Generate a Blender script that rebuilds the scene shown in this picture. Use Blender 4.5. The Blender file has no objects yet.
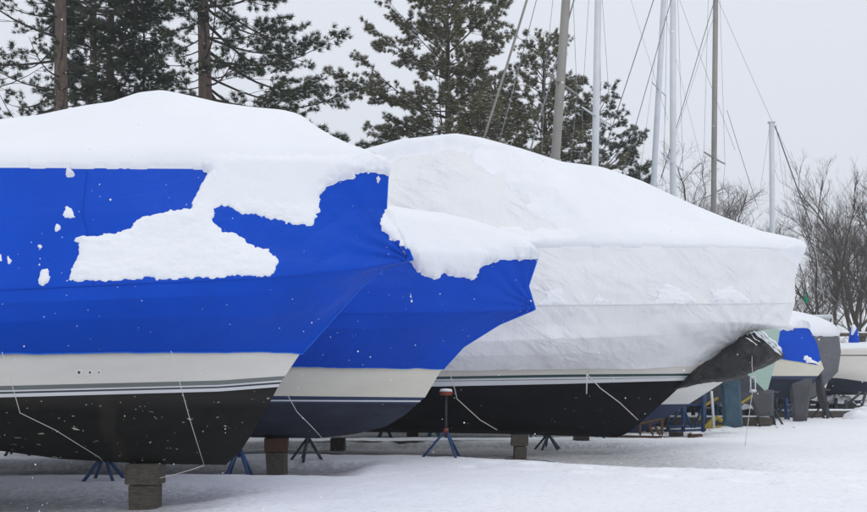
import bpy, math, random
import numpy as np
F=963.0; HX=433.5; HY=375.0; EYE=1.6
R=math.radians
sc=bpy.context.scene; COL=sc.collection
def W(px,py,Y): return np.array([(px-HX)*Y/F, Y, EYE+(HY-py)*Y/F])
# ------------------------------------------------------------------ noise
def _h(ix,iy,iz,s):
    n=(ix.astype(np.int64)*374761393+iy.astype(np.int64)*668265263+iz.astype(np.int64)*2147483647+s*974711)&0xffffffff
    n=((n^(n>>13))*1274126177)&0xffffffff
    n=((n^(n>>16))*2246822519)&0xffffffff
    return ((n^(n>>15))&0xffff)/65535.0
def vnoise(x,y,z=0.0,s=0):
    x,y,z=np.broadcast_arrays(np.asarray(x,float),np.asarray(y,float),np.asarray(z,float))
    fx,fy,fz=np.floor(x),np.floor(y),np.floor(z); u,v,w=x-fx,y-fy,z-fz
    u=u*u*(3-2*u); v=v*v*(3-2*v); w=w*w*(3-2*w); r=0
    for a in (0,1):
        for b in (0,1):
            for c in (0,1):
                r=r+_h(fx+a,fy+b,fz+c,s)*(u if a else 1-u)*(v if b else 1-v)*(w if c else 1-w)
    return r*2-1
def fbm(x,y,z=0.0,s=0,o=4):
    r=0; a=1; t=0
    for i in range(o):
        r=r+a*vnoise(np.asarray(x)*2**i,np.asarray(y)*2**i,np.asarray(z)*2**i,s+i); t+=a; a*=.5
    return r/t
def sstep(x): x=np.clip(x,0,1); return x*x*(3-2*x)
# ------------------------------------------------------------------ objects
ORG={}
def tag(o,label=None,cat=None,group=None,kind=None):
    if label: o['label']=label
    if cat: o['category']=cat
    if group: o['group']=group
    if kind: o['kind']=kind
    return o
def root(name,loc,label,cat,group=None):
    o=bpy.data.objects.new(name,None); COL.objects.link(o); o.location=[float(q) for q in loc]
    o.empty_display_size=.2; ORG[o.name]=np.array(loc,float); return tag(o,label,cat,group)
def obj(name,v,f,mats,parent=None,smooth=True,mi=None):
    """one mesh object from WORLD coordinates"""
    v=np.asarray(v,float).reshape(-1,3)
    org=ORG[parent.name] if parent is not None else np.array([v[:,0].mean(),v[:,1].mean(),v[:,2].min()])
    v=v-org
    me=bpy.data.meshes.new(name)
    if isinstance(f,np.ndarray):
        nf,k=f.shape
        me.vertices.add(len(v)); me.vertices.foreach_set('co',v.astype(np.float32).ravel())
        me.loops.add(nf*k); me.loops.foreach_set('vertex_index',f.astype(np.int32).ravel())
        me.polygons.add(nf); me.polygons.foreach_set('loop_start',np.arange(0,nf*k,k,dtype=np.int32))
        me.update(calc_edges=True)
    else: me.from_pydata([tuple(q) for q in v],[],[tuple(int(i) for i in q) for q in f])
    if not isinstance(mats,(list,tuple)): mats=[mats]
    for m in mats: me.materials.append(m)
    if mi is not None: me.polygons.foreach_set('material_index',np.asarray(mi,dtype=np.int32))
    me.polygons.foreach_set('use_smooth',np.full(len(me.polygons),smooth))
    me.validate(); me.update()
    o=bpy.data.objects.new(name,me); COL.objects.link(o)
    if parent is not None: o.parent=parent
    else: o.location=org
    ORG[o.name]=org
    return o
class MB:
    def __init__(s): s.v=[]; s.f=[]; s.m=[]; s.n=0
    def add(s,v,f,m=0):
        v=np.asarray(v,float); s.v.append(v); s.f+= [tuple(int(i)+s.n for i in q) for q in f]; s.m+=[m]*len(f); s.n+=len(v); return s
    def tube(s,pts,r,n=8,m=0,cap=True):
        pts=np.asarray(pts,float); k=len(pts); r=np.broadcast_to(np.asarray(r,float),(k,))
        vs=[]; up0=None
        for i in range(k):
            d=pts[min(i+1,k-1)]-pts[max(i-1,0)]; d=d/(np.linalg.norm(d)+1e-9)
            if up0 is None: up0=np.array([0,0,1.]) if abs(d[2])<.9 else np.array([1.,0,0])
            a=np.cross(d,up0); a/=np.linalg.norm(a)+1e-9; b=np.cross(a,d); up0=b
            for j in range(n):
                t=2*math.pi*j/n; vs.append(pts[i]+r[i]*(math.cos(t)*a+math.sin(t)*b))
        fs=[(i*n+j,i*n+(j+1)%n,(i+1)*n+(j+1)%n,(i+1)*n+j) for i in range(k-1) for j in range(n)]
        if cap: fs+= [tuple(range(n))[::-1],tuple((k-1)*n+j for j in range(n))]
        return s.add(vs,fs,m)
    def box(s,c,d,rz=0,m=0,bev=.0,jit=0,rng=None,rx=0):
        c=np.array(c,float); d=np.array(d,float)/2; b=min(bev,*(d*.9)) if bev else 0
        if not b:
            v=[[x*d[0],y*d[1],z*d[2]] for x in(-1,1) for y in(-1,1) for z in(-1,1)]
            f=[(0,1,3,2),(4,6,7,5),(0,4,5,1),(2,3,7,6),(0,2,6,4),(1,5,7,3)]
        else:
            v=[];ix={}
            for x in(-1,1):
                for y in(-1,1):
                    for z in(-1,1):
                        for a in range(3):
                            q=[x*(d[0]-b),y*(d[1]-b),z*(d[2]-b)]; q[a]=[x,y,z][a]*d[a]; ix[(x,y,z,a)]=len(v); v.append(q)
            f=[]
            for a in range(3):
                o1,o2=[i for i in range(3) if i!=a]
                for sg in(-1,1):
                    q=[]
                    for (p,r_) in((-1,-1),(1,-1),(1,1),(-1,1)):
                        k=[0,0,0];k[a]=sg;k[o1]=p;k[o2]=r_;q.append(ix[(*k,a)])
                    f.append(tuple(q))
            for a in range(3):
                o1,o2=[i for i in range(3) if i!=a]
                for p in(-1,1):
                    for r_ in(-1,1):
                        k0=[0]*3;k1=[0]*3;k0[a]=-1;k1[a]=1
                        for k in(k0,k1): k[o1]=p;k[o2]=r_
                        f.append((ix[(*k0,o1)],ix[(*k1,o1)],ix[(*k1,o2)],ix[(*k0,o2)]))
            for x in(-1,1):
                for y in(-1,1):
                    for z in(-1,1): f.append(tuple(ix[(x,y,z,a)] for a in range(3)))
        v=np.array(v)
        if jit and rng is not None: v=v+rng.normal(0,jit,v.shape)
        if rx: cx,sx=math.cos(rx),math.sin(rx); v=np.stack([v[:,0],v[:,1]*cx-v[:,2]*sx,v[:,1]*sx+v[:,2]*cx],1)
        cz,sz=math.cos(rz),math.sin(rz); v=np.stack([v[:,0]*cz-v[:,1]*sz,v[:,0]*sz+v[:,1]*cz,v[:,2]],1)
        return s.add(v+c,f,m)
    def build(s,name,mats,parent=None,smooth=True):
        return obj(name,np.concatenate(s.v),s.f,mats,parent,smooth,s.m)
def gridfaces(n,m,keep=None):
    i,j=np.meshgrid(np.arange(n-1),np.arange(m-1),indexing='ij')
    f=np.stack([i*m+j,(i+1)*m+j,(i+1)*m+j+1,i*m+j+1],-1).reshape(-1,4)
    if keep is not None: f=f[keep.reshape(-1)[f].all(1)]
    return f
# ------------------------------------------------------------------ materials
def mat(name,col,rough=.6,build=None,metal=0,spec=None):
    m=bpy.data.materials.new(name); m.use_nodes=True; nt=m.node_tree; p=nt.nodes['Principled BSDF']
    p.inputs['Base Color'].default_value=(*col,1); p.inputs['Roughness'].default_value=rough; p.inputs['Metallic'].default_value=metal
    if spec is not None: p.inputs['Specular IOR Level'].default_value=spec
    if build: build(nt,p,col)
    return m
def N(nt,t,**k):
    n=nt.nodes.new(t)
    for a,b in k.items():
        if a in('operation','blend_type','data_type','feature'): setattr(n,a,b)
        else: n.inputs[a.replace('_',' ')].default_value=b
    return n
def coords(nt,scale=(1,1,1),rot=(0,0,0)):
    tc=nt.nodes.new('ShaderNodeTexCoord'); mp=nt.nodes.new('ShaderNodeMapping')
    mp.inputs['Rotation'].default_value=rot; nt.links.new(tc.outputs['Object'],mp.inputs['Vector'])
    m2=nt.nodes.new('ShaderNodeMapping'); m2.inputs['Scale'].default_value=scale; nt.links.new(mp.outputs['Vector'],m2.inputs['Vector']); return m2.outputs['Vector']
def noise(nt,scale,detail=4,rough=.5,sc3=(1,1,1),rot=(0,0,0),dist=0):
    n=N(nt,'ShaderNodeTexNoise',Scale=scale,Detail=detail,Roughness=rough,Distortion=dist)
    nt.links.new(coords(nt,sc3,rot),n.inputs['Vector']); return n.outputs['Fac']
def ramp(nt,fac,stops):
    r=nt.nodes.new('ShaderNodeValToRGB'); e=r.color_ramp.elements
    while len(e)<len(stops): e.new(.5)
    for q,(p,c) in zip(e,stops):
        q.position=p; q.color=(*c,1) if len(c)==3 else c
    nt.links.new(fac,r.inputs['Fac']); return r.outputs['Color']
def mix(nt,fac,a,b):
    m=nt.nodes.new('ShaderNodeMix'); m.data_type='RGBA'
    for s,i in((fac,0),(a,6),(b,7)):
        if hasattr(s,'links'): nt.links.new(s,m.inputs[i])
        else: m.inputs[i].default_value=s if i==0 else (*s,1)
    return m.outputs[2]
def bump(nt,p,h,st,dist=.02,prev=None):
    b=N(nt,'ShaderNodeBump',Strength=st,Distance=dist); nt.links.new(h,b.inputs['Height'])
    if prev: nt.links.new(prev,b.inputs['Normal'])
    nt.links.new(b.outputs['Normal'],p.inputs['Normal']); return b.outputs['Normal']
def G(v): return (v,v,v)
def vary(lo,hi,scale=3,sc3=(1,1,1),bs=0,bd=.01,bscale=40):
    def b(nt,p,c):
        f=noise(nt,scale,6,.6,sc3)
        nt.links.new(ramp(nt,f,[(.3,tuple(x*lo for x in c)),(.7,tuple(min(1,x*hi) for x in c))]),p.inputs['Base Color'])
        if bs: bump(nt,p,noise(nt,bscale,4,.6,sc3),bs,bd)
    return b
def snowb(big,small):
    def b(nt,p,c):
        f=noise(nt,1.3,5,.6)
        nt.links.new(ramp(nt,f,[(.3,tuple(x*.965 for x in c)),(.7,c)]),p.inputs['Base Color'])
        n1=bump(nt,p,noise(nt,5,3,.5),big,.05); bump(nt,p,noise(nt,45,6,.75),small,.012,n1)
        p.inputs['Subsurface Weight'].default_value=0
    return b
M={}
M['snow']=mat('snow',(.86,.88,.91),.75,snowb(.25,.35),spec=.2)
M['snow_rough']=mat('snow_rough',(.84,.86,.89),.8,snowb(.4,.9),spec=.2)
def groundb(nt,p,c):
    f=noise(nt,.5,6,.6); nt.links.new(ramp(nt,f,[(.3,(.87,.885,.92)),(.7,(.90,.915,.94))]),p.inputs['Base Color'])
    n1=bump(nt,p,noise(nt,2.2,5,.6),.4,.07); bump(nt,p,noise(nt,30,6,.8),.45,.012,n1)
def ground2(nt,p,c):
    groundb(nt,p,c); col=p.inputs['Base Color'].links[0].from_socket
    at=nt.nodes.new('ShaderNodeAttribute'); at.attribute_name='painted_shade'
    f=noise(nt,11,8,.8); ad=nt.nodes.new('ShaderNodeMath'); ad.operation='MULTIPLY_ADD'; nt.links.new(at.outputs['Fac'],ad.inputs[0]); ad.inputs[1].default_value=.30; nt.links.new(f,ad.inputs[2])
    k=ramp(nt,ad.outputs[0],[(.52,G(0)),(.98,G(.9))]); nt.links.new(mix(nt,k,col,(.20,.195,.195)),p.inputs['Base Color'])  # shade below the boats painted into the snow colour as grey, broken by noise
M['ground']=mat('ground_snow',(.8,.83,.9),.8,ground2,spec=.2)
def wrapb(dark,wr,seamscale=9):
    def b(nt,p,c):
        f=noise(nt,1.2,6,.6,(1,1,.6)); nt.links.new(ramp(nt,f,[(.3,tuple(x*dark for x in c)),(.7,c)]),p.inputs['Base Color'])
        a=noise(nt,2.2,5,.55,(.55,1,1.6),(0,R(35),0),.8); n1=bump(nt,p,a,wr*1.3,.10)
        a2=noise(nt,9,5,.6,(.35,1,1.2),(0,R(-30),0),1.2); n2=bump(nt,p,a2,wr*.7,.02,n1)
        bump(nt,p,noise(nt,60,3,.6),.15*wr,.004,n2)
    return b
M['blue']=mat('blue_shrink_wrap',(.002,.075,.58),.45,wrapb(.86,.24),spec=.14)
def translucent(m,fac):
    nt=m.node_tree; p=nt.nodes['Principled BSDF']; out=nt.nodes['Material Output']; t=nt.nodes.new('ShaderNodeBsdfTranslucent'); x=nt.nodes.new('ShaderNodeMixShader')
    nt.links.new(p.inputs['Base Color'].links[0].from_socket,t.inputs['Color']); x.inputs[0].default_value=fac
    nt.links.new(p.outputs[0],x.inputs[1]); nt.links.new(t.outputs[0],x.inputs[2]); nt.links.new(x.outputs[0],out.inputs['Surface'])
M['bluehem']=mat('blue_hem_tape',(.016,.15,.68),.4,None,0,.2)
M['blue2']=mat('blue_shrink_wrap_second',(.002,.070,.55),.45,wrapb(.86,.24),spec=.14)
def whitewrap(nt,p,c):
    f=noise(nt,1.6,7,.62,(1,1,.6)); nt.links.new(ramp(nt,f,[(.28,(.765,.77,.785)),(.72,(.81,.815,.83))]),p.inputs['Base Color'])
    a=noise(nt,.9,2,.4,(.7,1,1.2),(0,R(-40),0),.6); n1=bump(nt,p,a,.7,.2)
    a2=noise(nt,2.6,4,.5,(.38,1,1.4),(0,R(-36),0),1.3); mk=nt.nodes.new('ShaderNodeMath'); mk.operation='MULTIPLY'; nt.links.new(a2,mk.inputs[0]); nt.links.new(ramp(nt,noise(nt,.8,2,.4,(1,1,1.6)),[(.42,G(.05)),(.62,G(1))]),mk.inputs[1]); n2=bump(nt,p,mk.outputs[0],.75,.09,n1)
    a3=noise(nt,4,3,.5,(2.2,1,.16),(0,R(-6),0),.4); n3=bump(nt,p,a3,.38,.04,n2)
    a4=noise(nt,7,5,.6,(.5,1,1.1),(0,R(70),0),2.0); n4=bump(nt,p,a4,.32,.03,n3)
M['white_wrap']=mat('white_shrink_wrap',(.76,.77,.79),.5,whitewrap)
def gel(nt,p,c):
    f=noise(nt,2.5,6,.6,(.4,1,2)); nt.links.new(ramp(nt,f,[(.3,tuple(x*.9 for x in c)),(.7,c)]),p.inputs['Base Color'])
def gelmat(n,c,r=.3): return mat(n,c,r,gel)
for k_,f_ in(('blue',.07),('blue2',.07)): translucent(M[k_],f_)
M['cream']=gelmat('cream_gelcoat',(.72,.69,.63)); M['cream2']=gelmat('pale_cream_gelcoat',(.69,.66,.55))
M['white']=gelmat('white_gelcoat',(.70,.70,.68)); M['whiteline']=gelmat('white_stripe',(.66,.67,.68))
M['dkline']=gelmat('dark_stripe',(.03,.035,.045)); M['greyline']=gelmat('grey_stripe',(.16,.18,.17))
M['navy']=gelmat('navy_stripe',(.012,.03,.085)); M['green']=gelmat('dark_green_stripe',(.01,.055,.05))
def antif(chips,c2):
    def b(nt,p,c):
        f=noise(nt,1.5,7,.65,(.35,1,1)); base=ramp(nt,f,[(.3,tuple(x*.7 for x in c)),(.72,c2)])
        # chalky band below the boot stripe
        sep=nt.nodes.new('ShaderNodeSeparateXYZ'); tc=nt.nodes.new('ShaderNodeTexCoord'); nt.links.new(tc.outputs['Object'],sep.inputs[0])
        sp=noise(nt,38,2,.5); base=mix(nt,ramp(nt,sp,[(.70,G(0)),(.74,G(.45))]),base,(.10,.10,.10))
        if chips:
            g1=nt.nodes.new('ShaderNodeMath'); g1.operation='MULTIPLY_ADD'; nt.links.new(noise(nt,2.5,4,.6),g1.inputs[0]); g1.inputs[1].default_value=.35; nt.links.new(sep.outputs[0],g1.inputs[2])
            bd=ramp(nt,g1.outputs[0],[(0,G(0))]) if False else None
            mr=nt.nodes.new('ShaderNodeMapRange'); mr.inputs[1].default_value=2.35; mr.inputs[2].default_value=3.0; nt.links.new(g1.outputs[0],mr.inputs[0])
            base=mix(nt,ramp(nt,mr.outputs[0],[(0,G(0)),(.12,G(.7)),(.3,G(.6)),(.42,G(0))]),base,(.032,.028,.023))
            zr=nt.nodes.new('ShaderNodeMapRange'); zr.inputs[1].default_value=.70; zr.inputs[2].default_value=.98; nt.links.new(sep.outputs[2],zr.inputs[0])
            base=mix(nt,ramp(nt,zr.outputs[0],[(0,G(0)),(.5,G(.55)),(.8,G(.4)),(1,G(0))]),base,(.04,.038,.034))
            ch=noise(nt,8.5,4,.55,(.45,1,1.5),(0,R(-12),0)); cm=ramp(nt,ch,[(.695,G(0)),(.705,G(1))])
            ch2=noise(nt,20,2,.5,(.6,1,1.2)); cm2=ramp(nt,ch2,[(.725,G(0)),(.735,G(1))])
            base=mix(nt,cm,base,(.50,.49,.38)); base=mix(nt,cm2,base,(.42,.42,.36))
        nt.links.new(base,p.inputs['Base Color']); bump(nt,p,noise(nt,30,5,.7),.25,.006); p.inputs['Specular IOR Level'].default_value=.12
    return b
M['black1']=mat('flaking_black_bottom_paint',(.009,.009,.0085),.75,antif(True,(.018,.018,.016)))
M['slate']=mat('slate_blue_bottom_paint',(.022,.027,.045),.65,antif(False,(.045,.052,.075)))
M['black3']=mat('black_bottom_paint',(.005,.005,.007),.65,antif(False,(.010,.0095,.013)))
M['greybot']=mat('grey_bottom_paint',(.06,.065,.08),.7,antif(False,(.1,.105,.12)))
M['mint']=gelmat('pale_mint_gelcoat',(.36,.50,.43),.4)
M['teal']=mat('teal_paint',(.035,.078,.115),.7,vary(.6,1.3,6,(1,1,.4)))
M['greyfin']=mat('grey_fin_paint',(.07,.07,.08),.75,vary(.75,1.2,4))
M['blacktarp']=mat('black_tarp',(.018,.018,.02),.55,wrapb(.6,.9))
M['greytarp']=mat('grey_tarp',(.13,.135,.15),.5,wrapb(.7,.9))
M['timber']=mat('weathered_timber',(.095,.082,.066),.9,vary(.5,1.35,4,(3,3,14),.6,.01,30))
M['timber2']=mat('brown_timber',(.10,.055,.035),.9,vary(.5,1.3,4,(3,3,14),.6,.01,30))
M['bluesteel']=mat('blue_painted_steel',(.015,.06,.17),.5,vary(.6,1.2,9))
M['greysteel']=mat('dark_grey_steel',(.035,.045,.055),.6,vary(.6,1.2,9))
M['bluegrey']=mat('slate_blue_steel',(.05,.08,.11),.6,vary(.6,1.2,9))
M['orange']=mat('orange_red_paint',(.30,.05,.025),.6,vary(.7,1.1,9))
M['yellow']=mat('dull_yellow_paint',(.38,.28,.03),.7,vary(.5,1.1,9))
M['alu']=mat('painted_white_spar',(.62,.65,.68),.4,vary(.9,1.05,2))
M['alublue']=mat('pale_blue_spar',(.58,.62,.67),.4,vary(.9,1.05,2))
M['alugrey']=mat('grey_anodised_spar',(.26,.25,.23),.5,vary(.85,1.1,2))
M['wire']=mat('steel_rigging',(.22,.23,.24),.5); M['darkwire']=mat('dark_furled_stay',(.10,.10,.11),.6)
M['rope']=mat('pale_rope',(.55,.54,.50),.9)
M['bark']=mat('pine_bark',(.155,.115,.095),.95,vary(.5,1.25,3,(5,5,1.2),.9,.03,9))
M['bark2']=mat('dark_pine_bark',(.07,.055,.045),.95,vary(.5,1.25,3,(5,5,1.2),.9,.03,9))
M['twig']=mat('pine_twig_bark',(.045,.036,.03),.95)
def needleb(nt,p,c):
    f=noise(nt,.9,4,.6); nt.links.new(ramp(nt,f,[(.3,tuple(x*.65 for x in c)),(.7,(c[0]*1.35,c[1]*1.25,c[2]*1.1))]),p.inputs['Base Color'])
M['needle']=mat('dark_pine_needles',(.045,.062,.034),.8,needleb); M['needle2']=mat('olive_pine_needles',(.13,.13,.065),.8,needleb)
M['needle_d']=mat('deep_green_needles',(.026,.048,.026),.8,needleb)
M['bare']=mat('bare_tree_bark',(.075,.062,.055),.95); M['bare2']=mat('bare_twigs',(.10,.085,.075),.95)
M['gravel']=mat('wet_gravel',(.05,.048,.045),.9,vary(.5,1.6,25,(1,1,1),.9,.02,40))
M['flag']=mat('green_cloth',(.0,.22,.11),.7); M['fence']=mat('old_grey_wood',(.10,.085,.07),.9,vary(.6,1.2,5))
M['flake']=mat('snowflake',(.9,.9,.92),.8)
# ------------------------------------------------------------------ ground
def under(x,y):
    """1 below the boats (lower snow, also the mask for painted shade), 0 in the deep snow between them"""
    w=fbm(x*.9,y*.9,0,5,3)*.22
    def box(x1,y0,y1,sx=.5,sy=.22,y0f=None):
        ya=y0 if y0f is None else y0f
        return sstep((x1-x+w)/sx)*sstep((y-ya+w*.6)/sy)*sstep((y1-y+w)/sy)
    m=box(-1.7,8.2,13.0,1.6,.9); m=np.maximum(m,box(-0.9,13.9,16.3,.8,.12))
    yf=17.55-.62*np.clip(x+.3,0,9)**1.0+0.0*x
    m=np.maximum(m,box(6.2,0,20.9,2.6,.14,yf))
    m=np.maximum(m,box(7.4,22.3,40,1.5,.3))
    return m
def gz(x,y):
    x=np.asarray(x,float); y=np.asarray(y,float)
    far=np.clip((y-14)/20,0,1)
    base=.16*(1-under(x,y))+.05*fbm(x*.35,y*.35,0,9,3)*(1-.6*far)+.012*fbm(x*2.3,y*2.3,0,19,3)
    q=15.4-.62*(x-.75); rut=(np.exp(-((y-q)/.20)**2)+.8*np.exp(-((y-q-.75-.1*x)/.17)**2))*sstep((x+.6)/1.5)
    base=base-.08*rut*sstep((vnoise(x*3.2,y*3.2,0,33)+.15)/.5)+.02*rut*vnoise(x*8,y*8,0,35)
    base=base+.022*fbm(x*1.1,y*1.6,0,36,4)+.006*fbm(x*6,y*6,0,37,2)*(1-far)
    bank=sstep((y-46-.15*x)/10)*2.6*(.8+.25*fbm(x*.06,y*.05,0,44,3))
    base=base+bank*sstep((x+6)/10)+sstep((y-60)/60)*1.2
    return base
xs=np.concatenate([-np.geomspace(400,9.5,40),np.arange(-9.4,10.5,.085),np.geomspace(10.6,400,70)])
ys=np.concatenate([np.linspace(-40,8.5,30),np.arange(8.6,22,.07),np.arange(22,60,.35),np.geomspace(60.5,900,60)])
X,Yg=np.meshgrid(xs,ys,indexing='ij')
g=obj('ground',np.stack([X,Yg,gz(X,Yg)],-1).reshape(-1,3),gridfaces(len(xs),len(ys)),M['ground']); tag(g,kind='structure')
at=g.data.attributes.new('painted_shade','FLOAT','POINT'); at.data.foreach_set('value',under(X,Yg).ravel().astype(np.float32))
def gzz(x,y): return float(gz(np.array([x]),np.array([y]))[0])
# thawed gravel strips below the drip lines
def strip(pts,w,seed):
    pts=np.array(pts,float); n=160; t=np.linspace(0,1,n); L=np.linspace(0,1,len(pts))
    cx=np.interp(t,L,pts[:,0]); cy=np.interp(t,L,pts[:,1]); cy=cy+.05*fbm(cx*2,cx*0,0,seed,3)
    ww=w*(.7+.6*fbm(cx*1.7,cx*0+3,0,seed+7,3))*np.sin(np.pi*np.clip(t,.01,.99))**.4
    v=[];m=5
    for k in range(m):
        yy=cy+(k/(m-1)-.5)*ww; v.append(np.stack([cx,yy,gz(cx,yy)+.012],-1))
    v=np.stack(v,1).reshape(-1,3)
    tag(obj('gravel_strip',v,gridfaces(n,m),M['gravel']),kind='structure')
strip([(-6,17.68),(-.3,17.68),(1.2,16.77),(3.4,15.4)],.24,1)
strip([(-9,14.15),(-5,14.2),(-3,14.15),(-1.6,14.15)],.22,2)
strip([(-4,21.0),(0,21.0),(4.5,21.0)],.07,3)
# ------------------------------------------------------------------ boat lofts
class Rail:
    def __init__(s,Yc,B,X0,end,pts,bf,pw=2.0,t0=.30,stern=.78):
        s.Yc=Yc; s.B=B*bf; s.X0=X0; s.end=W(end[0],end[1],Yc); s.pw=pw; s.t0=t0; s.stern=stern
        pts=sorted(list(pts)+[end]); s.kx=np.array([p[0] for p in pts],float); s.ky=np.array([p[1] for p in pts],float)
        g=np.arange(-600,1100,1.0); y=np.interp(g,s.kx,s.ky); k=np.hanning(17); k/=k.sum()
        ys_=np.convolve(np.pad(y,8,mode='edge'),k,'valid'); 
        ie=int(end[0]+600); ys_[ie-8:]=y[ie-8:]; s.g=g; s.gy=ys_
    def __call__(s,t):
        t=np.asarray(t,float); X=s.X0+(s.end[0]-s.X0)*t
        u=np.clip((t-s.t0)/(1-s.t0),0,1); b=s.B*(1-u**s.pw)
        q=np.clip((s.t0-t)/s.t0,0,1); b=b*(1-(1-s.stern)*q**1.6)
        Y=s.Yc-b; px=HX+F*X/Y; py=np.interp(px,s.g,s.gy)
        # depth used for height: eases from the side depth to the centre depth
        return X,b,EYE+(HY-py)*Y/F
class Loft:
    def __init__(s,Yc,rails,tip=None): s.Yc=Yc; s.r=rails; s.tip=tip
    def S(s,t,v,side=-1,disp=True):
        t=np.asarray(t,float); v=np.asarray(v,float)
        A=[r(t) for r in s.r]; n=len(A)
        XX=np.stack([a[0] for a in A]); BB=np.stack([a[1] for a in A]); ZZ=np.stack([a[2] for a in A])
        i=np.clip(np.floor(v).astype(int),0,n-2); w=v-i; ix=(i,)+tuple(np.indices(t.shape))
        jx=(i+1,)+ix[1:]
        f=lambda Q:Q[ix]*(1-w)+Q[jx]*w
        x,b,z=f(XX),f(BB),f(ZZ)
        if disp:
            b=b*(1+.014*fbm(x*1.1,z*1.3,0,3,3))
            z=z+np.where(v<.5,(1-2*v)*.014*fbm(x*4,z*0,0,7,4),0)
            if s.tip is not None:
                tx,tz,A_,rr=s.tip; d=np.hypot(x-tx,z-tz); an=np.arctan2(z-tz,x-tx)
                k=A_*np.exp(-d/rr)*np.clip(d/.10,0,1)
                b=b+k*(np.sin(an*17+2.5*fbm(x*2,z*2,0,5,2)+d*2)+.7*fbm(an*9,d*2.5,0,6,3))*np.clip(b/.05,0,1)
        return np.stack([x,s.Yc+side*b,z],-1)
    def mesh(s,name,mats,parent,nt=90,sub=1,bandmat=None,tpow=1.5,disp=True,cap=True):
        k=np.linspace(0,1,nt); t=1-(1-k)**tpow; nr=len(s.r); vv=np.linspace(0,nr-1,(nr-1)*sub+1)
        T,V=np.meshgrid(t,vv,indexing='ij')
        P=np.concatenate([s.S(T,V,-1,disp),s.S(T,V,1,disp)[:,::-1]],1); m=P.shape[1]
        fc=gridfaces(nt,m); band=np.tile(np.concatenate([(np.arange(m//2-1))//sub,[-1],((np.arange(m//2-1))//sub)[::-1]]),nt-1)
        band=np.where(band<0,nr-2,band); mi=np.array([bandmat[b] for b in band]) if bandmat else np.zeros(len(fc),int)
        fl=[tuple(q) for q in fc]; ml=list(mi)
        if cap: fl.append(tuple(range(m))[::-1]); ml.append(int(mi[0]))
        return obj(name,P.reshape(-1,3),fl,mats,parent,True,ml)
def sdf(px,py,poly):
    poly=np.array(poly,float); n=len(poly); d=np.full(px.shape,1e9); ins=np.zeros(px.shape,bool)
    for i in range(n):
        a=poly[i]; b=poly[(i+1)%n]; e=b-a; L=(e**2).sum()+1e-9
        h=np.clip(((px-a[0])*e[0]+(py-a[1])*e[1])/L,0,1)
        d=np.minimum(d,np.hypot(px-a[0]-h*e[0],py-a[1]-h*e[1]))
        if a[1]!=b[1]:
            c=((a[1]>py)!=(b[1]>py))&(px<(b[0]-a[0])*(py-a[1])/(b[1]-a[1])+a[0]); ins^=c
    return np.where(ins,d,-d)
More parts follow.
